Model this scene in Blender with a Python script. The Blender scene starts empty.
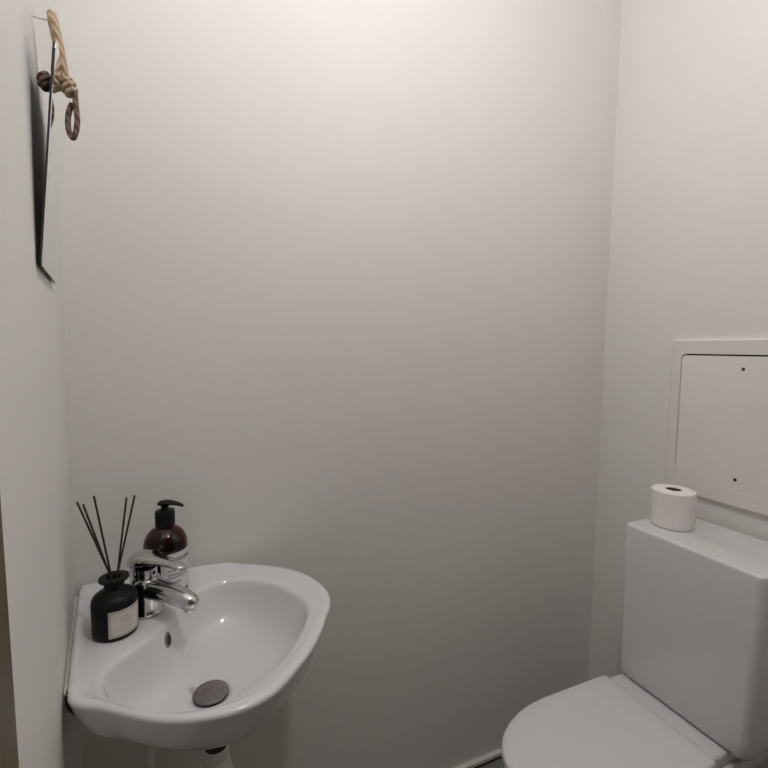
import bpy, bmesh, math, random
from mathutils import Vector, Matrix
random.seed(4)
S = 1.12                       # survey units -> metres
C = bpy.context.scene.collection
PI = math.pi

# ------------------------------------------------------------------ materials
def mat(name, col, rough=.5, metal=0, coat=0, trans=0, ior=1.45, noise=0, nscale=40, bump=0, bscale=60, spec=.5, emit=0):
    m = bpy.data.materials.new(name); m.use_nodes = True
    nt = m.node_tree; b = nt.nodes['Principled BSDF']
    b.inputs['Base Color'].default_value = (*col, 1)
    b.inputs['Roughness'].default_value = rough
    b.inputs['Metallic'].default_value = metal
    b.inputs['Coat Weight'].default_value = coat
    b.inputs['Coat Roughness'].default_value = .06
    b.inputs['Transmission Weight'].default_value = trans
    b.inputs['IOR'].default_value = ior
    b.inputs['Specular IOR Level'].default_value = spec
    if emit:
        b.inputs['Emission Color'].default_value = (1, .972, .972, 1)
        b.inputs['Emission Strength'].default_value = emit
    tc = nt.nodes.new('ShaderNodeTexCoord')
    if noise:
        n = nt.nodes.new('ShaderNodeTexNoise'); n.inputs['Scale'].default_value = nscale; n.inputs['Detail'].default_value = 5
        r = nt.nodes.new('ShaderNodeValToRGB')
        r.color_ramp.elements[0].position = .3; r.color_ramp.elements[1].position = .7
        r.color_ramp.elements[0].color = (*[c * (1 - noise) for c in col], 1)
        r.color_ramp.elements[1].color = (*[min(1, c * (1 + noise)) for c in col], 1)
        nt.links.new(tc.outputs['Object'], n.inputs['Vector'])
        nt.links.new(n.outputs['Fac'], r.inputs['Fac']); nt.links.new(r.outputs['Color'], b.inputs['Base Color'])
    if bump:
        n = nt.nodes.new('ShaderNodeTexNoise'); n.inputs['Scale'].default_value = bscale; n.inputs['Detail'].default_value = 4
        bp = nt.nodes.new('ShaderNodeBump'); bp.inputs['Strength'].default_value = bump; bp.inputs['Distance'].default_value = .002
        nt.links.new(tc.outputs['Object'], n.inputs['Vector'])
        nt.links.new(n.outputs['Fac'], bp.inputs['Height']); nt.links.new(bp.outputs['Normal'], b.inputs['Normal'])
    return m

M_wall = mat('wall_paint', (.735, .726, .698), .62, noise=.012, nscale=3, bump=.12, bscale=90, spec=.3)
M_ceil = mat('ceiling_paint', (.76, .75, .73), .7, noise=.01, nscale=4, bump=.1)
M_cream = mat('cream_paint', (.735, .715, .67), .5, noise=.015, nscale=6, bump=.08)
M_base = mat('baseboard_paint', (.72, .70, .66), .45, bump=.05)
M_wood = mat('varnished_pine', (.085, .058, .018), .5, noise=.25, nscale=14, bump=.1)
M_door = mat('stained_door', (.12, .075, .035), .45, noise=.2, nscale=9, bump=.05)
M_ceramic = mat('glazed_ceramic', (.675, .667, .690), .16, coat=.7, noise=.008, nscale=4)
M_plastic = mat('white_plastic', (.71, .695, .705), .30, noise=.008, nscale=6)
M_chrome = mat('polished_chrome', (.60, .60, .61), .12, metal=1, noise=.02, nscale=30)
M_plug = mat('brushed_chrome', (.34, .31, .32), .32, metal=1, noise=.12, nscale=120)
M_hole = mat('dark_void', (.015, .013, .012), .8, noise=.2, spec=.1)
M_over = mat('dull_brown_metal', (.07, .05, .045), .5, metal=.6, noise=.1)
M_over2 = mat('dark_gap_shade', (.045, .032, .026), .8, noise=.4, nscale=200, spec=.1)  # dark tone painted for the shade in the basin gap
M_grey = mat('grey_pipe_plastic', (.72, .72, .69), .4, noise=.03)
M_rubber = mat('black_rubber', (.02, .02, .02), .6, noise=.2)
M_black = mat('satin_black_glass', (.010, .009, .010), .45, noise=.15, nscale=25, spec=.18)
M_amber = mat('amber_glass', (.20, .022, .025), .05, trans=1, ior=1.45, noise=.05, nscale=10)
M_liquid = mat('dark_soap', (.022, .007, .007), .25, noise=.1)
M_pump = mat('black_pump_plastic', (.010, .009, .009), .42, noise=.15, nscale=60, spec=.2)
M_paper = mat('soap_label_paper', (.66, .645, .66), .6, noise=.02, nscale=50)
M_paper2 = mat('diffuser_label_paper', (.62, .59, .56), .65, noise=.03, nscale=50)
M_ink = mat('grey_ink', (.16, .14, .15), .7, noise=.1)
M_ink3 = mat('label_ink', (.27, .25, .26), .7, noise=.05)
M_ink2 = mat('faint_ink', (.42, .39, .37), .7, noise=.05)
M_reed = mat('dark_reed', (.028, .018, .017), .7, noise=.3, nscale=90)
M_tissue = mat('toilet_tissue', (.84, .82, .80), .95, noise=.015, nscale=60, bump=.25, bscale=140)
M_core = mat('grey_cardboard', (.10, .09, .085), .9, noise=.1)
M_mirror = mat('mirror_glass', (.86, .87, .87), .03, metal=1, noise=.004)
M_mback = mat('mirror_backing', (.025, .022, .03), .6, noise=.2)
M_light = mat('frosted_lamp_shade', (.9, .88, .84), .5, emit=1.5)
M_metal = mat('dull_steel', (.35, .34, .33), .4, metal=1, noise=.05)
M_screw = mat('dark_screw', (.03, .025, .02), .6, noise=.2)

# rope: twisted strands as a procedural wave
def rope_mat(name, a, b_, sc):
    m = mat(name, a, .9)
    nt = m.node_tree; b = nt.nodes['Principled BSDF']
    tc = nt.nodes['Texture Coordinate']
    w = nt.nodes.new('ShaderNodeTexWave'); w.bands_direction = 'DIAGONAL'; w.inputs['Scale'].default_value = sc
    w.inputs['Distortion'].default_value = 2; w.inputs['Detail'].default_value = 2
    r = nt.nodes.new('ShaderNodeValToRGB'); r.color_ramp.elements[0].color = (*b_, 1); r.color_ramp.elements[1].color = (*a, 1)
    bp = nt.nodes.new('ShaderNodeBump'); bp.inputs['Strength'].default_value = .7; bp.inputs['Distance'].default_value = .002
    L = nt.links.new
    L(tc.outputs['Object'], w.inputs['Vector']); L(w.outputs['Fac'], r.inputs['Fac']); L(r.outputs['Color'], b.inputs['Base Color'])
    L(w.outputs['Fac'], bp.inputs['Height']); L(bp.outputs['Normal'], b.inputs['Normal'])
    return m
M_rope = rope_mat('jute_rope', (.55, .42, .30), (.42, .30, .20), 45)
M_rope2 = rope_mat('shaded_jute_rope', (.22, .14, .11), (.13, .08, .06), 45)  # same jute in darker tones, shade painted on rear knot and rope end

# floor: square tiles with grout, coloured dark to cut bounced light
M_floor = mat('floor_tile', (.55, .54, .52), .35)
nt = M_floor.node_tree; b = nt.nodes['Principled BSDF']; tc = nt.nodes['Texture Coordinate']
br = nt.nodes.new('ShaderNodeTexBrick'); br.offset = 0; br.squash = 1
br.inputs['Scale'].default_value = 1; br.inputs['Brick Width'].default_value = .2; br.inputs['Row Height'].default_value = .2
br.inputs['Mortar Size'].default_value = .003
br.inputs['Color1'].default_value = (.24, .235, .225, 1); br.inputs['Color2'].default_value = (.21, .205, .20, 1); br.inputs['Mortar'].default_value = (.12, .115, .11, 1)
nt.links.new(tc.outputs['Object'], br.inputs['Vector']); nt.links.new(br.outputs['Color'], b.inputs['Base Color'])

# ------------------------------------------------------------------ helpers
def link(name, bm, m, parent=None, smooth=True, angle=40, origin=None):
    """link a bmesh given in survey units as ONE mesh object; parent coordinates are shared world ones"""
    bmesh.ops.recalc_face_normals(bm, faces=bm.faces)
    org = Vector(origin) if origin is not None else (parent['_o'] if False else None)
    me = bpy.data.meshes.new(name)
    bm.to_mesh(me); bm.free()
    base = Vector((0, 0, 0))
    if parent is not None: base = parent.location / S
    elif origin is not None: base = Vector(origin)
    me.transform(Matrix.Scale(S, 4) @ Matrix.Translation(-base))
    me.materials.append(m)
    if smooth:
        me.shade_smooth(); me.set_sharp_from_angle(angle=math.radians(angle))
    o = bpy.data.objects.new(name, me); C.objects.link(o)
    if parent is not None: o.parent = parent
    elif origin is not None: o.location = base * S
    return o

def sub(name, bm, m, thing_, part, **k):
    """a sub-part: same origin as its part"""
    o = link(name, bm, m, thing_, **k); o.parent = part
    return o

def thing(name, label, cat, loc):
    o = bpy.data.objects.new(name, None); C.objects.link(o); o.empty_display_size = .05
    o.location = Vector(loc) * S; o['label'] = label; o['category'] = cat
    return o

def struct(o):
    o['kind'] = 'structure'; return o

def box(bm, x0, x1, y0, y1, z0, z1, bev=0, seg=2, M=None):
    r = bmesh.ops.create_cube(bm, size=1)
    vs = r['verts']
    for v in vs:
        v.co = Vector(((x0 + x1) / 2 + v.co.x * (x1 - x0), (y0 + y1) / 2 + v.co.y * (y1 - y0), (z0 + z1) / 2 + v.co.z * (z1 - z0)))
    if bev:
        es = list({e for v in vs for e in v.link_edges})
        r2 = bmesh.ops.bevel(bm, geom=es, offset=bev, segments=seg, affect='EDGES', profile=.5)
        vs = list({v for v in r2['verts']} | {v for v in vs if v.is_valid})
    if M is not None:
        for v in vs: v.co = M @ v.co
    return bm

def lathe(bm, prof, c, n=48, M=None, cap=True):
    rings = []
    for r, z in prof:
        if r < 1e-6: rings.append([bm.verts.new((0, 0, z))])
        else: rings.append([bm.verts.new((r * math.cos(2 * PI * i / n), r * math.sin(2 * PI * i / n), z)) for i in range(n)])
    for a, b in zip(rings, rings[1:]):
        for i in range(n):
            j = (i + 1) % n
            if len(a) == 1 and len(b) == 1: continue
            if len(a) == 1: bm.faces.new((a[0], b[i], b[j]))
            elif len(b) == 1: bm.faces.new((a[i], a[j], b[0]))
            else: bm.faces.new((a[i], a[j], b[j], b[i]))
    if cap:
        for r in (rings[0], rings[-1]):
            if len(r) > 1: bm.faces.new(r)
    for r in rings:
        for v in r:
            p = v.co
            if M is not None: p = M @ p
            v.co = p + Vector(c)
    return bm

def catmull(pts, k=8, closed=False):
    P = [Vector(p) for p in pts]; n = len(P); out = []
    rng = range(n) if closed else range(n - 1)
    for i in rng:
        g = (lambda j: P[j % n]) if closed else (lambda j: P[min(max(j, 0), n - 1)])
        a, b, c, d = g(i - 1), g(i), g(i + 1), g(i + 2)
        for s in range(k):
            t = s / k
            out.append(.5 * ((2 * b) + (c - a) * t + (2 * a - 5 * b + 4 * c - d) * t * t + (3 * b - a - 3 * c + d) * t ** 3))
    if not closed: out.append(P[-1])
    return out

def tube(bm, path, rad, n=12, closed=False, sq=(1, 1), cap=True):
    P = [Vector(p) for p in path]; m = len(P); rings = []; prevn = None
    for i, p in enumerate(P):
        if closed: t = P[(i + 1) % m] - P[i - 1]
        else: t = P[min(i + 1, m - 1)] - P[max(i - 1, 0)]
        t.normalize()
        if prevn is None:
            ref = Vector((0, 0, 1)) if abs(t.z) < .9 else Vector((1, 0, 0))
            u = t.cross(ref).normalized()
        else:
            u = (prevn - t * prevn.dot(t)).normalized()
        prevn = u; w = t.cross(u)
        r = rad[i] if isinstance(rad, (list, tuple)) else rad
        rings.append([bm.verts.new(p + (u * math.cos(2 * PI * k / n) * sq[0] + w * math.sin(2 * PI * k / n) * sq[1]) * r) for k in range(n)])
    rr = range(m) if closed else range(m - 1)
    for i in rr:
        a, b = rings[i], rings[(i + 1) % m]
        for k in range(n): bm.faces.new((a[k], a[(k + 1) % n], b[(k + 1) % n], b[k]))
    if not closed and cap:
        bm.faces.new(rings[0]); bm.faces.new(rings[-1])
    return bm

def loft(bm, rings, closed_ends=True):
    R = [[bm.verts.new(p) for p in r] for r in rings]; n = len(R[0])
    for a, b in zip(R, R[1:]):
        for i in range(n): bm.faces.new((a[i], a[(i + 1) % n], b[(i + 1) % n], b[i]))
    if closed_ends: bm.faces.new(R[0]); bm.faces.new(R[-1])
    return bm

NB = bmesh.new
def uniform(path, n):
    L = [0]
    for a, b in zip(path, path[1:]): L.append(L[-1] + (b - a).length)
    out = []; j = 0
    for i in range(n):
        s = L[-1] * i / (n - 1)
        while j < len(L) - 2 and L[j + 1] < s: j += 1
        t = (s - L[j]) / max(1e-9, L[j + 1] - L[j]); out.append(path[j].lerp(path[j + 1], t))
    return out

# ------------------------------------------------------------------ the room
XR, YB, YF, ZC = 1.165, 1.0, -.45, 2.40
K = .135
def wl(y): return -.199 + K * (1 - y)              # x of the left wall (it is not quite square to the back wall)
WN = Vector((1, K, 0)).normalized(); WT = Vector((-K, 1, 0)).normalized()
def wp(y, off, z): return Vector((wl(y), y, z)) + WN * off   # a point off the left wall
T = .08
def prism(pts, z0, z1):
    bm = NB(); a = [bm.verts.new((x, y, z0)) for x, y in pts]; b = [bm.verts.new((x, y, z1)) for x, y in pts]
    bm.faces.new(a); bm.faces.new(b)
    for i in range(len(pts)):
        j = (i + 1) % len(pts); bm.faces.new((a[i], a[j], b[j], b[i]))
    return bm
XLB, XLF = wl(YB), wl(YF)
YC = .352                                          # where the left wall meets the door casing
struct(link('floor', prism([(XLF - T - .2, YF - T), (XR + T, YF - T), (XR + T, YB + T), (XLB - T, YB + T)], -.06, 0), M_floor, smooth=False))
struct(link('ceiling', prism([(XLF - T - .2, YF - T), (XR + T, YF - T), (XR + T, YB + T), (XLB - T, YB + T)], ZC, ZC + .06), M_ceil, smooth=False))
struct(link('wall_back', prism([(XLB - T, YB), (XR + T, YB), (XR + T, YB + T), (XLB - T, YB + T)], 0, ZC), M_wall, smooth=False))
struct(link('wall_right', prism([(XR, YF), (XR + T, YF), (XR + T, YB), (XR, YB)], 0, ZC), M_wall, smooth=False))
struct(link('wall_front', prism([(XLF - T, YF - T), (XR + T, YF - T), (XR + T, YF), (XLF - T, YF)], 0, ZC), M_door, smooth=False))
struct(link('wall_left', prism([(wl(YF), YF), (wl(YB), YB), (wl(YB) - T, YB), (wl(YF) - T, YF)], 0, ZC), M_wall, smooth=False))
# varnished door casing on the left wall (leaning a little) and the door leaf inside it
bm = NB()
def slab(bm, y0, y1, o0, o1, z0, z1, lean=0):
    v = []
    for z in (z0, z1):
        s = lean * (z - .66)
        for y, o in ((y0, o0), (y1, o0), (y1, o1), (y0, o1)):
            p = wp(y, o, z) - WT * s; v.append(bm.verts.new(p))
    for f in ((0, 1, 2, 3), (4, 5, 6, 7), (0, 1, 5, 4), (1, 2, 6, 5), (2, 3, 7, 6), (3, 0, 4, 7)): bm.faces.new([v[i] for i in f])
slab(bm, YC - .065, YC, .0, .009, 0, 1.80, .07)
slab(bm, -.335, -.27, .0, .009, 0, 1.80)
slab(bm, -.335, YC - .03, .0, .009, 1.80, 1.865)
struct(link('trim_1', bm, M_wood, smooth=False))
bm = NB(); slab(bm, -.268, YC - .10, .0, .006, .008, 1.795)
d = struct(link('door_1', bm, M_door, smooth=False))
bm = NB(); lathe(bm, [(0, 0), (.02, 0), (.02, .004), (.009, .006), (.008, .018), (.017, .024), (.02, .034), (.015, .042), (0, .044)], wp(-.20, .0065, .90), 24, Matrix.Rotation(PI / 2, 4, 'Y'))
h = link('door_knob', bm, M_metal); h.parent = d
# low cover strip at the foot of the back wall, with a dark open joint under it
bm = NB(); box(bm, XLB + .004, XR - .002, .986, .9995, .010, .023, .002)
struct(link('baseboard_back', bm, M_base))
bm = NB(); box(bm, XLB + .004, XR - .002, .991, .9990, .0005, .0095)
struct(link('trim_2', bm, M_hole, smooth=False))

# ------------------------------------------------------------------ corner washbasin
CX, CY, ZR = -.195, 1.0, .72
outer = [(.004, -.004), (.0235, -.165), (.0435, -.306), (.0495, -.327), (.0635, -.342), (.086, -.354), (.117, -.378), (.149, -.401), (.180, -.416), (.212, -.425),
         (.245, -.428), (.275, -.423), (.303, -.410), (.332, -.383), (.363, -.350), (.391, -.310), (.410, -.274), (.428, -.240),
         (.437, -.202), (.432, -.158), (.414, -.112), (.383, -.073), (.340, -.040), (.298, -.017), (.255, -.007), (.200, -.004)]
inner = [(.080, -.300), (.083, -.280), (.095, -.259), (.121, -.233), (.148, -.200), (.168, -.155), (.190, -.115), (.217, -.090), (.257, -.073), (.298, -.080),
         (.336, -.108), (.373, -.158), (.391, -.212), (.381, -.259), (.340, -.327), (.290, -.376), (.247, -.398), (.204, -.402), (.158, -.388), (.122, -.364), (.092, -.332)]
def seg_poly(pts, smooth_from):
    P = [Vector((x, y, 0)) for x, y in pts]
    return P
po = [Vector((.004, -.004, 0))] + catmull([(x, y, 0) for x, y in outer[1:]], 6)
po = [Vector(p) for p in po]
pi_ = catmull([(x, y, 0) for x, y in inner], 6, True)
BC = Vector((.2235, -.262, 0))
def cast(poly, ang):
    d = Vector((math.cos(ang), math.sin(ang), 0)); best = None
    for i in range(len(poly)):
        a = poly[i] - BC; b = poly[(i + 1) % len(poly)] - BC; e = b - a
        den = d.x * e.y - d.y * e.x
        if abs(den) < 1e-12: continue
        t = (a.x * e.y - a.y * e.x) / den; s = (a.x * d.y - a.y * d.x) / den
        if t > 0 and -1e-6 <= s <= 1 + 1e-6 and (best is None or t > best): best = t
    return best
angs = [2 * PI * i / 176 for i in range(176)]
ca = math.atan2(-.004 - BC.y, .004 - BC.x) % (2 * PI)
k = min(range(176), key=lambda i: abs(angs[i] - ca)); angs[k] = ca
Ro = [cast(po, a) for a in angs]; Ri = [cast(pi_, a) for a in angs]
def ring(fr, fz):
    out = []
    for a, ro, ri in zip(angs, Ro, Ri):
        p = BC + Vector((math.cos(a), math.sin(a), 0)) * ro
        # how strongly this bit of rim lies on a wall (0..1): walls carry a small raised lip
        wb = max(0, min(1, (-.012 - p.y) / -.02 + 1)) if p.x < .30 else 0
        wleft = max(0, min(1, 1 - (p.x + K * p.y - .0045) / .012)) if p.y > -.31 else 0
        wall = max(wb if p.x < .27 else wb * max(0, 1 - (p.x - .27) / .03), wleft)
        r = fr(ro, ri); z = fz(wall)
        out.append(Vector((CX, CY, 0)) + BC + Vector((math.cos(a) * r, math.sin(a) * r, z)))
    return out
RG = []
# underside, from the waste up to the rim
for s, z in ((.07, .604), (.13, .604), (.16, .606), (.30, .609), (.45, .614), (.60, .625), (.73, .639), (.84, .656), (.915, .672), (.955, .689), (.978, .702), (.990, .709)):
    RG.append(ring(lambda ro, ri, s=s: ro * s, lambda w, z=z: z))
RG.append(ring(lambda ro, ri: ro * .997, lambda w: .7135))
RG.append(ring(lambda ro, ri: ro, lambda w: .7165 + .003 * w))
RG.append(ring(lambda ro, ri: ro - .0015, lambda w: .7195 + .004 * w))
RG.append(ring(lambda ro, ri: ro - .005, lambda w: .7210 + .005 * w))
RG.append(ring(lambda ro, ri: ro - min(.013, (ro - ri) * .5), lambda w: .7212 + .0052 * w))
RG.append(ring(lambda ro, ri: ro - min(.019, (ro - ri) * .65), lambda w: .7200 + .0005 * w))
RG.append(ring(lambda ro, ri: ri + (ro - ri) * .35, lambda w: .7187))
RG.append(ring(lambda ro, ri: ri + min(.008, (ro - ri) * .22), lambda w: .7178))
RG.append(ring(lambda ro, ri: ri + min(.0025, (ro - ri) * .08), lambda w: .7164))
for s, z in ((.992, .7140), (.978, .7095), (.964, .703), (.947, .694), (.922, .682), (.885, .668), (.835, .654), (.76, .642), (.65, .632), (.50, .6255), (.34, .622)):
    RG.append(ring(lambda ro, ri, s=s: ri * s, lambda w, z=z: .72 - (.72 - z) * .92))
def cr(r): return lambda ro, ri: r
RG.append(ring(cr(.034), lambda w: .6285)); RG.append(ring(cr(.027), lambda w: .6270)); RG.append(ring(cr(.024), lambda w: .620)); RG.append(ring(cr(.012), lambda w: .619))
wb = thing('washbasin', 'white ceramic corner washbasin with rounded front, fixed in the corner of the walls', 'sink', (CX + .2, CY - .2, .60))
bm = NB(); loft(bm, RG)
basin = link('basin', bm, M_ceramic, wb, angle=180)
DC = Vector((CX + .2235, CY - .262, 0))
bm = NB(); lathe(bm, [(r, z + .008) for r, z in [(0, .6115), (.019, .6115), (.019, .6205), (.0262, .6212), (.0272, .6226), (.0264, .6240), (.020, .6248), (.008, .6252), (0, .6253)]], DC, 40)
p = link('drain_plug', bm, M_plug, wb); p['label'] = 'round brushed metal plug over the drain'
bm = NB(); lathe(bm, [(.0225, .6260), (.0270, .6272), (.0266, .6284), (.0225, .6286)], DC, 40, cap=False)
link('drain_ring', bm, M_rubber, wb)
# overflow: dark oval with a metal rim on the steep wall of the bowl facing the front
a_ov = math.atan2(.068, -.059)
def bowl_pt(a, z):
    ri = cast(pi_, a); tab = ((1.01, .7164), (.992, .7140), (.978, .7095), (.964, .703), (.947, .694), (.922, .682), (.885, .668), (.835, .654), (.76, .642))
    for (s0, z0), (s1, z1) in zip(tab, tab[1:]):
        z0, z1 = .72 - (.72 - z0) * .92, .72 - (.72 - z1) * .92
        if z0 >= z >= z1:
            s = s0 + (s1 - s0) * (z0 - z) / (z0 - z1)
            return Vector((CX, CY, 0)) + BC + Vector((math.cos(a) * ri * s, math.sin(a) * ri * s, z))
pv = bowl_pt(a_ov, .690); up = (bowl_pt(a_ov, .700) - bowl_pt(a_ov, .680)).normalized()
sd = (bowl_pt(a_ov + .05, .690) - bowl_pt(a_ov - .05, .690)).normalized(); nv = up.cross(sd).normalized()
if nv.dot(Vector((1, -1, 0))) < 0: nv = -nv
MO = Matrix(((sd.x, up.x, nv.x, 0), (sd.y, up.y, nv.y, 0), (sd.z, up.z, nv.z, 0), (0, 0, 0, 1)))
bm = NB(); lathe(bm, [(.0068, -.004), (.0090, -.002), (.0090, .0012), (.0080, .0022), (.0066, .0016), (.0062, -.004)], pv, 32, MO @ Matrix.Diagonal((1.02, 1.42, 1, 1)), cap=False)
ov = link('overflow_ring', bm, M_plug, wb)
bm = NB(); lathe(bm, [(0, -.003), (.0067, -.003), (.0067, .0003), (0, .0006)], pv, 32, MO @ Matrix.Diagonal((1.02, 1.42, 1, 1)))
sub('overflow_hole', bm, M_over, wb, ov)
# waste: seal, nut and a flared trap body with an outlet to the wall
TC = DC + Vector((.007, .010, 0))
bm = NB(); lathe(bm, [(.0, .5295), (.0180, .5295), (.0183, .531), (.0183, .541), (.0170, .543), (.0, .543)], TC, 36)
link('waste_seal', bm, M_rubber, wb)
bm = NB(); lathe(bm, [(0, .541), (.0165, .541), (.0165, .6045), (0, .6045)], TC, 32)
link('tailpiece', bm, M_grey, wb)
bm = NB(); lathe(bm, [(.0, .5300), (.0182, .5300), (.0192, .5285), (.0196, .5115), (.0186, .5100), (.0188, .5090), (.0205, .505), (.0255, .482), (.0275, .465), (.0280, .36), (.025, .352), (0, .350)], TC, 40)
trap = link('waste_trap', bm, M_grey, wb)
pth = catmull([Vector((TC.x, TC.y + .02, .42)), Vector((TC.x - .002, TC.y + .08, .42)), Vector((TC.x - .004, TC.y + .18, .415)), Vector((TC.x - .004, CY - .001, .415))], 8)
bm = NB(); tube(bm, pth, .0145, 16)
sub('outlet_pipe', bm, M_grey, wb, trap)
sg = [(wl(.985) + .0006, .985), (CX + .003, .985), (CX + .0250, .835), (CX + .0440, .698), (wl(.706) + .0006, .706)]
link('sealant_and_gap_shade', prism(sg, .7040, .7095), M_base, wb, smooth=False)
# dark painted gap shade where the front of the basin leaves the left wall
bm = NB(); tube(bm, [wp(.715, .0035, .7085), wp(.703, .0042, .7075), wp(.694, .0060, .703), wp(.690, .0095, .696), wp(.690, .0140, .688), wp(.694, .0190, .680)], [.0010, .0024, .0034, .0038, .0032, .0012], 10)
s_ = link('sealant_and_gap_shade', bm, M_over2, wb); s_['label'] = 'dark strip standing for shade in the basin gap'
# ------------------------------------------------------------------ mixer tap
FX, FY = CX + .128, CY - .138
ZD = .7196
fa = thing('mixer_tap', 'chrome single lever mixer tap on the corner deck of the washbasin', 'tap', (FX, FY, ZD))
R45 = Matrix.Rotation(math.radians(-43), 4, 'Z')
def fp(u, v, h): return Vector((FX, FY, ZD)) + R45 @ Vector((u, v, 0)) + Vector((0, 0, h))
bm = NB(); lathe(bm, [(0, .0), (.0255, .0), (.0255, .003), (.0235, .005), (.0228, .012), (.0225, .030), (.0230, .045), (.0228, .056), (.020, .061), (.0175, .063), (0, .0632)], fp(0, 0, 0), 48)
body = link('body', bm, M_chrome, fa)
bm = NB(); lathe(bm, [(.0, .0), (.0165, .0), (.0170, .002), (.0165, .016), (.0, .0165)], fp(0, 0, .0632), 40)
link('cartridge', bm, M_chrome, fa)
sp = [fp(.006, 0, .043), fp(.030, 0, .0435), (fp(.055, 0, .0420)), fp(.080, 0, .0385), fp(.094, 0, .0355), fp(.102, 0, .0325), fp(.105, 0, .0305)]
bm = NB(); tube(bm, sp, [.0200, .0192, .0178, .0162, .0146, .0108, .0045], 24, sq=(1, .92))
spout = link('spout', bm, M_chrome, fa, angle=60)
bm = NB(); lathe(bm, [(0, -.0095), (.0070, -.0095), (.0088, -.0085), (.0092, -.006), (.0092, .003), (0, .003)], fp(.092, 0, .0285), 28)
sub('aerator', bm, M_chrome, fa, spout)
# lever: a rounded cap running out into a flattened handle
prof = [(-.0275, .0100, .0030, .088), (-.0265, .0170, .0075, .0880), (-.021, .0220, .0115, .0885), (-.008, .0255, .0130, .0915), (.006, .0240, .0115, .0935), (.020, .0180, .0085, .0945), (.036, .0135, .0062, .0940), (.054, .0110, .0050, .0935), (.070, .0098, .0042, .0918), (.079, .0080, .0036, .0905), (.083, .0045, .0018, .0895)]
rings = []
for u, wv, hv, zc in prof:
    r = []
    for i in range(28):
        a = 2 * PI * i / 28; c_, s__ = math.cos(a), math.sin(a)
        r.append(fp(u, wv * math.copysign(abs(c_) ** .8, c_), zc + hv * math.copysign(abs(s__) ** .8, s__) + .002))
    rings.append(r)
bm = NB(); loft(bm, rings)
lev = link('lever', bm, M_chrome, fa, angle=60)
bm = NB(); lathe(bm, [(0, 0), (.0035, 0), (.0030, .0012), (0, .0014)], fp(.0160, -.0, .0725), 16, R45 @ Matrix.Rotation(PI / 2, 4, 'Y'))
link('marker', bm, M_rubber, fa)
# skirt of the lever that wraps the back of the cartridge
bm = NB(); ns = 24; gs = []
for rr_, zz in ((.0262, .052), (.0264, .070), (.0262, .090), (.0212, .090), (.0212, .052)):
    gs.append([bm.verts.new(fp(rr_ * math.cos(math.radians(115 + 130 * i / ns)), rr_ * math.sin(math.radians(115 + 130 * i / ns)), zz)) for i in range(ns + 1)])
for a_, b_ in zip(gs, gs[1:] + gs[:1]):
    for i in range(ns): bm.faces.new((a_[i], a_[i + 1], b_[i + 1], b_[i]))
bm.faces.new([g_[0] for g_ in gs]); bm.faces.new([g_[-1] for g_ in gs])
sub('lever_skirt', bm, M_chrome, fa, lev)
# feed pipes below the basin
for du in (-.006,):
    bm = NB(); tube(bm, catmull([fp(du, 0, -.128), fp(du, 0, -.30), fp(du, 0, -.38), fp(-.02, .02, -.46), Vector((FX - .02, CY - .0035, ZD - .48))], 8), .0085, 14)
    link('feed_pipe', bm, M_grey, fa)

# ------------------------------------------------------------------ reed diffuser
RX, RY = CX + .0845, CY - .181
ZD2 = .7193
df = thing('reed_diffuser', 'matt black reed diffuser bottle with pale label on the left side of the washbasin', 'reed diffuser', (RX, RY, ZD2))
bm = NB(); lathe(bm, [(0, 0), (.0300, 0), (.0325, .0022), (.0331, .006), (.0333, .051), (.0326, .0575), (.0300, .0630), (.0245, .0672), (.0180, .0696), (.0152, .0718), (.0146, .075), (.0146, .0855), (.0165, .0868), (.0215, .0876), (.0222, .0895), (.0215, .0915), (.0165, .0920), (.0108, .0916), (.0093, .0890), (.0093, .030), (0, .030)], (RX, RY, ZD2), 56)
link('bottle', bm, M_black, df, angle=50)
def wrap(bm, c, r, a0, a1, z0, z1, n=24, th=.0004):
    a0, a1 = math.radians(a0), math.radians(a1)
    g = [[bm.verts.new(Vector(c) + Vector(((r + o) * math.cos(a), (r + o) * math.sin(a), z))) for z in (z0, z1)] for o in (0, th) for a in [a0 + (a1 - a0) * i / n for i in range(n + 1)]]
    m = n + 1
    for i in range(n):
        bm.faces.new((g[i][0], g[i + 1][0], g[i + 1][1], g[i][1])); bm.faces.new((g[m + i][0], g[m + i + 1][0], g[m + i + 1][1], g[m + i][1]))
        bm.faces.new((g[i][0], g[i + 1][0], g[m + i + 1][0], g[m + i][0])); bm.faces.new((g[i][1], g[i + 1][1], g[m + i + 1][1], g[m + i][1]))
    bm.faces.new((g[0][0], g[0][1], g[m][1], g[m][0])); bm.faces.new((g[n][0], g[n][1], g[m + n][1], g[m + n][0]))
bm = NB(); wrap(bm, (RX, RY, ZD2), .0332, -99, -8, .007, .049)
lb = link('label', bm, M_paper2, df)
bm = NB(); rr = .0337
for a0, a1, z0, z1 in ((-96, -14, .0462, .0470), (-96, -14, .0092, .0100), (-96, -94.6, .0092, .0470), (-15.4, -14, .0092, .0470)): wrap(bm, (RX, RY, ZD2), rr, a0, a1, z0, z1, 16, .0002)
sub('label_border', bm, M_ink, df, lb)
bm = NB()
for a0, a1, z0, h_ in ((-66, -44, .0370, .0016), (-72, -38, .0310, .0012), (-63, -47, .0262, .0010), (-74, -36, .0200, .0012), (-68, -42, .0160, .0010)):
    a = a0
    while a < a1:
        w_ = random.uniform(2, 4); wrap(bm, (RX, RY, ZD2), rr, a, min(a + w_, a1), z0, z0 + h_, 2, .0002); a += w_ + 1.2
sub('label_text', bm, M_ink2, df, lb)
tops = [(-.162, .849, .930), (-.151, .833, .930), (-.137, .839, .940), (-.0885, .812, .940), (-.076, .801, .945)]
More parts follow.
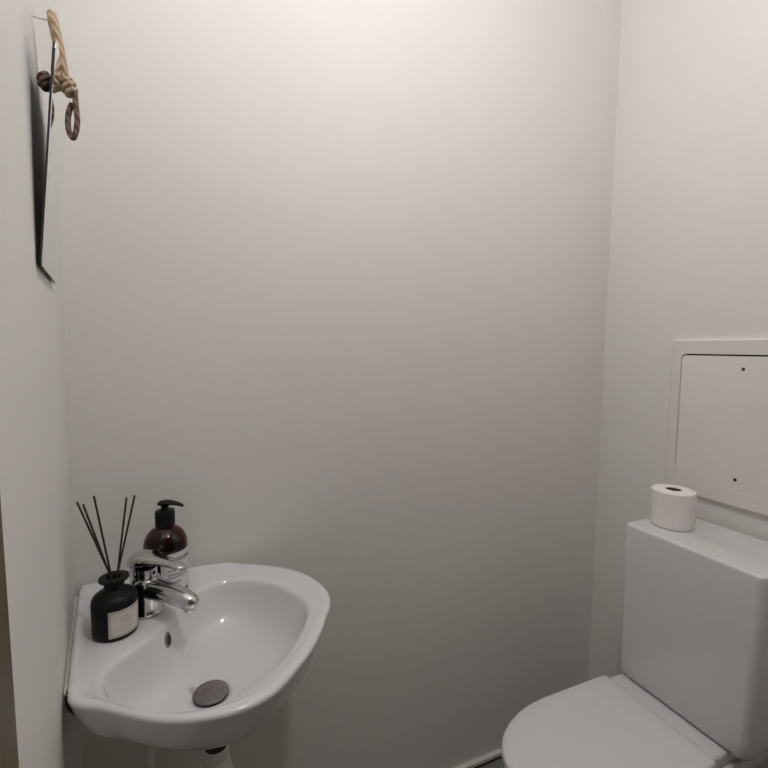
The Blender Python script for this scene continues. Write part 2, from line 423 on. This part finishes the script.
for i, t in enumerate(tops):
    t = Vector(t); q = Vector((RX, RY, ZD2 + .091))
    d_ = (t - q); ax = q + Vector((d_.x, d_.y, 0)).normalized() * .0050 + Vector((0, 0, 0))
    # the reed leans on the mouth: its foot is on the other side of the bottle floor
    dirv = (t - ax).normalized(); foot = ax - dirv * (.055 / dirv.z)
    cdx = Vector((foot.x - RX, foot.y - RY, 0)); 
    bm = NB(); tube(bm, [foot, ax, t], .00155, 10)
    link('reed', bm, M_reed, df)

# ------------------------------------------------------------------ soap bottle
SX, SY = CX + .156, CY - .0735
ZS = .7197
so = thing('soap_bottle', 'amber glass soap bottle with black pump and white label behind the tap', 'soap dispenser', (SX, SY, ZS))
r_ = .0382
bm = NB(); lathe(bm, [(0, 0), (.0345, 0), (.0375, .0018), (r_, .005), (r_, .088), (.0375, .096), (.0350, .1045), (.0305, .1125), (.0245, .1185), (.0185, .1225), (.0150, .1245), (.0135, .1265), (.0135, .135),
                         (.0115, .135), (.0115, .1265), (.0135, .1225), (.0178, .1205), (.0235, .1165), (.0292, .1105), (.0335, .1030), (.0358, .095), (.0364, .088), (.0364, .006), (.0340, .0035), (0, .0035)], (SX, SY, ZS), 56, cap=False)
bt = link('bottle', bm, M_amber, so, angle=50)
bm = NB(); lathe(bm, [(0, .0040), (.0335, .0040), (.0358, .0065), (.0358, .086), (.0356, .0900), (.0353, .0935), (0, .0936)], (SX, SY, ZS), 48)
sub('liquid', bm, M_liquid, so, bt)
bm = NB(); wrap(bm, (SX, SY, ZS), r_ + .0001, -101, 60, .010, .083)
sl = link('label', bm, M_paper, so)
bm = NB(); ri_ = r_ + .0005
a = -71
for w_ in (5, 4, 5, 4, 6, 3, 5, 4, 5):           # a short heading, too blurred in the photograph to read
    for da in (0, w_ - 1.4): wrap(bm, (SX, SY, ZS), ri_, a + da, a + da + 1.3, .0660, .0735, 2, .0002)
    wrap(bm, (SX, SY, ZS), ri_, a, a + w_, random.choice((.0660, .0690, .0722)), random.choice((.0745, .0738)) , 2, .0002) if random.random() < .25 else wrap(bm, (SX, SY, ZS), ri_, a, a + w_, .0722, .0735, 2, .0002)
    a += w_ + 1.8
sub('label_heading', bm, M_ink, so, sl)
bm = NB()
for a0, a1, z0 in ((-84, -36, .0500), (-84, -20, .0420), (-84, -26, .0365), (-84, -50, .0270)):
    a = a0
    while a < a1:
        w_ = random.uniform(3, 7); wrap(bm, (SX, SY, ZS), ri_, a, min(a + w_, a1), z0, z0 + .0030, 3, .0002); a += w_ + 1.3
sub('label_text', bm, M_ink3, so, sl)
bm = NB(); pr = [(.0130, .1262), (.0168, .1262), (.0172, .1275), (.0172, .1500), (.0165, .1540), (.0120, .1555), (.0060, .1556), (0, .1556)]
lathe(bm, pr, (SX, SY, ZS), 40, cap=False)
col = link('collar', bm, M_pump, so)
bm = NB(); lathe(bm, [(0, .1557), (.0070, .1557), (.0066, .1640), (0, .1640)], (SX, SY, ZS), 28)
link('stem', bm, M_pump, so)
ad = math.radians(-14); du = Vector((math.cos(ad), math.sin(ad), 0)); dn = Vector((-du.y, du.x, 0)); so0 = Vector((SX, SY, ZS))
bm = NB()
lathe_p = [(-.0115, .004, .0015, .1680), (-.0105, .0085, .0035, .1682), (-.005, .0105, .0045, .1688), (.003, .0105, .0048, .1690), (.011, .0085, .0043, .1685), (.020, .0062, .0036, .1668), (.028, .0048, .0030, .1640), (.0325, .0040, .0022, .1615)]
rings = []
for u, wv, hv, zc in lathe_p:
    rings.append([so0 + du * u + dn * (wv * math.cos(2 * PI * i / 20)) + Vector((0, 0, zc + hv * math.sin(2 * PI * i / 20))) for i in range(20)])
loft(bm, rings)
link('pump_head', bm, M_pump, so, angle=60)

# ------------------------------------------------------------------ mirror on a rope
y0, y1, zb, zt = .622, .795, 1.268, 1.520
lean0, lean1 = .0030, .0245
def mp(y, z, o=0):
    t = (z - zb) / (zt - zb); return wp(y, lean0 + (lean1 - lean0) * t + o, z)
mi = thing('mirror', 'small frameless mirror with dark back hanging by a rope on the left wall', 'mirror', wp(.708, .004, zb))
def rounded(y0, y1, z0, z1, rb, rt, n=6):
    pts = []
    for cy, cz, r, a0 in ((y1 - rb, z0 + rb, rb, -90), (y1 - rt, z1 - rt, rt, 0), (y0 + rt, z1 - rt, rt, 90), (y0 + rb, z0 + rb, rb, 180)):
        for i in range(n + 1):
            a = math.radians(a0 + 90 * i / n); pts.append((cy + r * math.cos(a), cz + r * math.sin(a)))
    return pts
ol = rounded(y0, y1, zb, zt, .006, .022)
def plate(o0, o1, shrink=0):
    bm = NB(); loft(bm, [[mp(y, z, o0) for y, z in ol], [mp(y, z, o1) for y, z in ol]]); return bm
gl = link('glass', plate(.0022, .0030), M_mirror, mi, smooth=False)
bk = link('backing', plate(0, .0022), M_mback, mi, smooth=False); bk['label'] = 'dark backing board'
# rope: hanging loop over the hook, knots in front of and behind the glass, and the hanging end
yk, zk = .700, 1.502
rp = catmull([wp(yk, .0290, zk + .004), wp(yk + .004, .0270, 1.528), wp(yk + .006, .0235, 1.552), wp(yk + .006, .0205, 1.570), wp(yk + .003, .0195, 1.579), wp(yk - .003, .0195, 1.579), wp(yk - .006, .0210, 1.570), wp(yk - .006, .0242, 1.552), wp(yk - .004, .0275, 1.528), wp(yk, .0305, zk + .004)], 8)
bm = NB(); tube(bm, rp, .0054, 12)
rope = link('rope', bm, M_rope, mi, angle=80)
def knot(c, rx, rz, nm, m):
    """a tight knot of wound rope: a core with a spiral of strand round it"""
    bm = NB(); ry = (rx + rz) / 2
    F = Matrix(((WN.x, WT.x, 0, 0), (WN.y, WT.y, 0, 0), (0, 0, 1, 0), (0, 0, 0, 1)))
    lathe(bm, [(math.sin(PI * i / 12) * .82, -math.cos(PI * i / 12) * .82) for i in range(13)], c, 20, F @ Matrix.Diagonal((rx, ry, rz, 1)), cap=False)
    pts = []
    for i in range(91):
        t = i / 90; ph = PI * (.12 + .76 * t); a = 2 * PI * 3.5 * t
        v = Vector((.80 * math.sin(ph) * math.cos(a), .80 * math.sin(ph) * math.sin(a), -.80 * math.cos(ph)))
        v.x, v.z = v.x * .94 - v.z * .34, v.z * .94 + v.x * .34
        pts.append(c + WN * v.x * rx + WT * v.y * ry + Vector((0, 0, v.z * rz)))
    tube(bm, pts, rx * .30, 8)
    return sub(nm, bm, m, mi, rope, angle=80)
knot(wp(yk, .0335, zk - .001), .0085, .0125, 'knot', M_rope)
knot(wp(yk, .0098, zk - .001), .0082, .0120, 'knot', M_rope2)
lp = catmull([wp(yk, .0400, zk - .002), wp(yk - .002, .0400, 1.490), wp(yk - .003, .0405, 1.476), wp(yk - .003, .0412, 1.462), wp(yk - .002, .0395, 1.449), wp(yk, .0360, 1.4405), wp(yk + .002, .0325, 1.446), wp(yk + .003, .0310, 1.458), wp(yk + .003, .0325, 1.472), wp(yk + .002, .0365, 1.483)], 8)
bm = NB(); tube(bm, lp, .0032, 10)
te = sub('rope_end', bm, M_rope2, mi, rope, angle=80); te['label'] = 'looped rope end, coloured dark brown as in shade'
hk = thing('wall_hook', 'small white pin in the left wall that the mirror rope hangs over', 'hook', wp(.700, 0, 1.573))
bm = NB(); tube(bm, [wp(.70, .0005, 1.5725), wp(.70, .014, 1.5730), wp(.70, .0215, 1.5735)], .0011, 10)
link('pin', bm, M_plastic, hk)

# ------------------------------------------------------------------ toilet
to = thing('toilet', 'white close-coupled toilet with closed lid against the right wall', 'toilet', (.80, .60, 0))
XT0, XT1, YT0, YT1, ZT0, ZT1 = .953, 1.150, .450, .740, .404, .775
def rr_ring(x0, x1, ya, yb, r, z, n=8, rback=.006):
    pts = []
    for cx, cy, rad, a0 in ((x1 - rback, yb - rback, rback, 0), (x0 + r, yb - r, r, 90), (x0 + r, ya + r, r, 180), (x1 - rback, ya + rback, rback, 270)):
        for i in range(n + 1):
            a = math.radians(a0 + 90 * i / n); pts.append(Vector((cx + rad * math.cos(a), cy + rad * math.sin(a), z)))
    return pts
bm = NB(); rg = []
for d_, z in ((.010, ZT0), (.004, ZT0 + .003), (.001, ZT0 + .010), (0, ZT0 + .03), (0, ZT1 - .007), (.0008, ZT1 - .0035), (.0022, ZT1 - .0012), (.0045, ZT1 - .0002), (.009, ZT1)):
    tp = (z - ZT0) / (ZT1 - ZT0); tap = .006 * (1 - tp)
    rg.append(rr_ring(XT0 + d_, XT1 - d_ * .5, YT0 + d_ + tap, YT1 - d_ - tap * .4, .016, z))
loft(bm, rg); link('cistern', bm, M_ceramic, to, angle=50)
YM = .608
def dshape(xb, xs, xt, hw, z, n=40, rc=.012, e=2.15):
    pts = []
    for i in range(n + 1):                        # round front, from +y round to -y
        a = PI / 2 + PI * i / n; c_, s_ = math.cos(a), math.sin(a)
        pts.append(Vector((xs + (xs - xt) * math.copysign(abs(c_) ** (2 / e), c_), YM + hw * math.copysign(abs(s_) ** (2 / e), s_), z)))
    for i in range(7):
        a = math.radians(-90 + 90 * i / 6); pts.append(Vector((xb - rc + rc * math.cos(a), YM - hw + rc + rc * math.sin(a), z)))
    for i in range(7):
        a = math.radians(90 * i / 6); pts.append(Vector((xb - rc + rc * math.cos(a), YM + hw - rc + rc * math.sin(a), z)))
    return pts
bm = NB(); loft(bm, [dshape(.912 - d_, .735, .534 + d_, .1285 - d_, z) for d_, z in ((.006, .3925), (.001, .394), (0, .397), (0, .404), (.0015, .4075), (.005, .4098), (.012, .4108), (.04, .4118), (.09, .4124))])
link('lid', bm, M_plastic, to, angle=50)
bm = NB(); loft(bm, [dshape(.908 - d_, .735, .538 + d_, .1255 - d_, z) for d_, z in ((.006, .3755), (.001, .378), (0, .382), (0, .388), (.004, .3915))])
link('seat', bm, M_plastic, to, angle=50)
# bowl: rim and rear deck, tapering to the foot
bm = NB(); rg = []
for xb, xs, xt, hw, z, rc in ((1.120, .90, .70, .085, .0, .03), (1.120, .90, .695, .088, .004, .03), (1.115, .90, .70, .084, .03, .03), (1.11, .88, .70, .080, .12, .03), (1.11, .86, .67, .085, .20, .03), (1.12, .82, .61, .105, .28, .02), (1.13, .77, .565, .122, .335, .016), (1.135, .74, .553, .126, .360, .014), (1.135, .74, .551, .1270, .370, .014), (1.135, .74, .555, .124, .3745, .014)):
    rg.append(dshape(xb, xs, xt, hw, z, rc=rc))
loft(bm, rg); link('bowl', bm, M_ceramic, to, angle=50)
bm = NB(); box(bm, .9125, 1.138, YM - .1175, YM + .123, .373, .4015, .006, 3)
link('rear_deck', bm, M_ceramic, to)
for sy in (-.07, .07):
    bm = NB(); tube(bm, [(.9120, YM + sy - .018, .3995), (.9120, YM + sy + .018, .3995)], .0062, 14)
    link('hinge', bm, M_plastic, to)

# ------------------------------------------------------------------ toilet paper
TX, TY = 1.046, .686
tr = thing('toilet_roll', 'white toilet paper roll standing upright on the toilet cistern', 'toilet paper', (TX, TY, ZT1))
bm = NB(); hr = .0855
prof = [(.0170, .0005), (.0430, .0005), (.0450, .002), (.0454, .005), (.0454, hr - .005), (.0449, hr - .0015), (.0430, hr), (.0170, hr + .0006)]
lathe(bm, prof + [prof[0]], (TX, TY, ZT1), 64, cap=False)
pa = link('paper', bm, M_tissue, tr, angle=50)
bm = NB(); lathe(bm, [(.0168, .0005), (.0168, hr - .001), (.0158, hr - .001), (.0158, .0005), (.0168, .0005)], (TX, TY, ZT1), 40, cap=False)
link('cardboard_core', bm, M_core, tr)
bm = NB(); a0, a1 = math.radians(-28), math.radians(-20)    # loose last sheet edge down the right side
tube(bm, [(TX + .0456 * math.cos(a0), TY + .0456 * math.sin(a0), ZT1 + .004), (TX + .0456 * math.cos(a0), TY + .0456 * math.sin(a0), ZT1 + hr - .004)], .0006, 6)
sub('sheet_edge', bm, M_tissue, tr, pa)

# ------------------------------------------------------------------ access panel in the right wall
XP = XR - .012
ap = thing('access_panel', 'cream painted access panel with two dark screw holes on the right wall above the toilet', 'access panel', (XR, .61, .83))
PY0, PY1, PZ0, PZ1 = .442, .784, .827, 1.213
def rrect(y0, y1, z0, z1, r, x, n=8): 
    pts = []
    for cy, cz, a0 in ((y1 - r, z0 + r, -90), (y1 - r, z1 - r, 0), (y0 + r, z1 - r, 90), (y0 + r, z0 + r, 180)):
        for i in range(n + 1):
            a = math.radians(a0 + 90 * i / n); pts.append(Vector((x, cy + r * math.cos(a), cz + r * math.sin(a))))
    return pts
IY0, IY1, IZ0, IZ1 = .464, .7575, .851, 1.1775
bm = NB()
rg = [rrect(PY0, PY1, PZ0, PZ1, .004, XR - .0002), rrect(PY0, PY1, PZ0, PZ1, .004, XP + .003), rrect(PY0 + .003, PY1 - .003, PZ0 + .003, PZ1 - .003, .004, XP),
      rrect(IY0, IY1, IZ0, IZ1, .012, XP), rrect(IY0, IY1, IZ0, IZ1, .012, XP + .009)]
loft(bm, rg, False)
link('frame', bm, M_cream, ap, angle=30)
g = .0016
bm = NB(); loft(bm, [rrect(IY0 + g, IY1 - g * .8, IZ0 + .0006, IZ1 - g * 2.4, .011, XP + .0085), rrect(IY0 + g, IY1 - g * .8, IZ0 + .0006, IZ1 - g * 2.4, .011, XP + .0012), rrect(IY0 + g + .001, IY1 - g - .001, IZ0 + .001, IZ1 - g * 2.4 - .0006, .011, XP + .0004)])
pd = link('panel_door', bm, M_cream, ap, angle=30)
bm = NB(); loft(bm, [rrect(IY0 - .002, IY1 + .002, IZ0 - .002, IZ1 + .002, .012, XP + .0088), rrect(IY0 - .002, IY1 + .002, IZ0 - .002, IZ1 + .002, .012, XP + .0112)])
link('recess', bm, M_hole, ap, smooth=False)
bm = NB()                                          # painted-over filler along the bottom seam
box(bm, XP - .0003, XP + .0008, IY0 - .004, IY1 + .0045, IZ0 - .006, IZ0 + .0125)
box(bm, XP - .0003, XP + .0008, IY1 - .0065, IY1 + .0045, IZ0 + .0125, .893)
link('seam_filler', bm, M_cream, ap)
for y, z in ((.6165, 1.1445), (.6170, .8905)):
    bm = NB(); lathe(bm, [(0, -.0006), (.0022, -.0006), (.0040, .0004), (.0040, .0035), (0, .0035)], (XP, y, z), 20, Matrix.Rotation(PI / 2, 4, 'Y'))
    sub('screw', bm, M_screw, ap, pd)

# ------------------------------------------------------------------ ceiling lamp (above the frame) and light
LX, LY = .35, .25
cl = thing('ceiling_light', 'round white ceiling light above the middle of the room', 'lamp', (LX, LY, ZC))
bm = NB(); lathe(bm, [(0, 0), (.10, 0), (.10, -.012), (.09, -.018), (0, -.018)], (LX, LY, ZC - .0003), 40)
link('base', bm, M_plastic, cl)
bm = NB(); lathe(bm, [(.07, -.018), (.085, -.040), (.095, -.080), (.092, -.130), (.075, -.170), (.045, -.192), (0, -.200)], (LX, LY, ZC), 40)
link('lamp_shade', bm, M_light, cl)
ld = bpy.data.lights.new('lamp', 'POINT'); ld.energy = 18.5; ld.color = (1, .980, .982); ld.shadow_soft_size = .055
lo = bpy.data.objects.new('lamp', ld); C.objects.link(lo); lo.location = Vector((LX, LY, ZC - .28)) * S

# ------------------------------------------------------------------ camera, world, view
f, pitch, roll, yaw, H = 456, .0775, .0125, .4130, 1.181
cy, sy, cp, sp_ = math.cos(yaw), math.sin(yaw), math.cos(pitch), math.sin(pitch)
fwd = Vector((sy * cp, cy * cp, -sp_)); rt = Vector((cy, -sy, 0)); upv = rt.cross(fwd)
r2 = rt * math.cos(roll) + upv * math.sin(roll); u2 = upv * math.cos(roll) - rt * math.sin(roll)
cam = bpy.data.cameras.new('camera'); co = bpy.data.objects.new('camera', cam); C.objects.link(co)
cam.sensor_width = 36; cam.lens = f / 768 * 36; cam.clip_start = .01
co.matrix_world = Matrix(((r2.x, u2.x, -fwd.x, 0), (r2.y, u2.y, -fwd.y, 0), (r2.z, u2.z, -fwd.z, H * S), (0, 0, 0, 1)))
sc = bpy.context.scene; sc.camera = co
w = bpy.data.worlds.new('world'); sc.world = w; w.use_nodes = True
w.node_tree.nodes['Background'].inputs[0].default_value = (.05, .05, .05, 1)
sc.view_settings.view_transform = 'Standard'; sc.view_settings.look = 'None'
sc.view_settings.exposure = 0; sc.view_settings.gamma = 1; sc.view_settings.use_curve_mapping = False
sc.cycles.max_bounces = 12; sc.cycles.diffuse_bounces = 8; sc.cycles.sample_clamp_indirect = 4
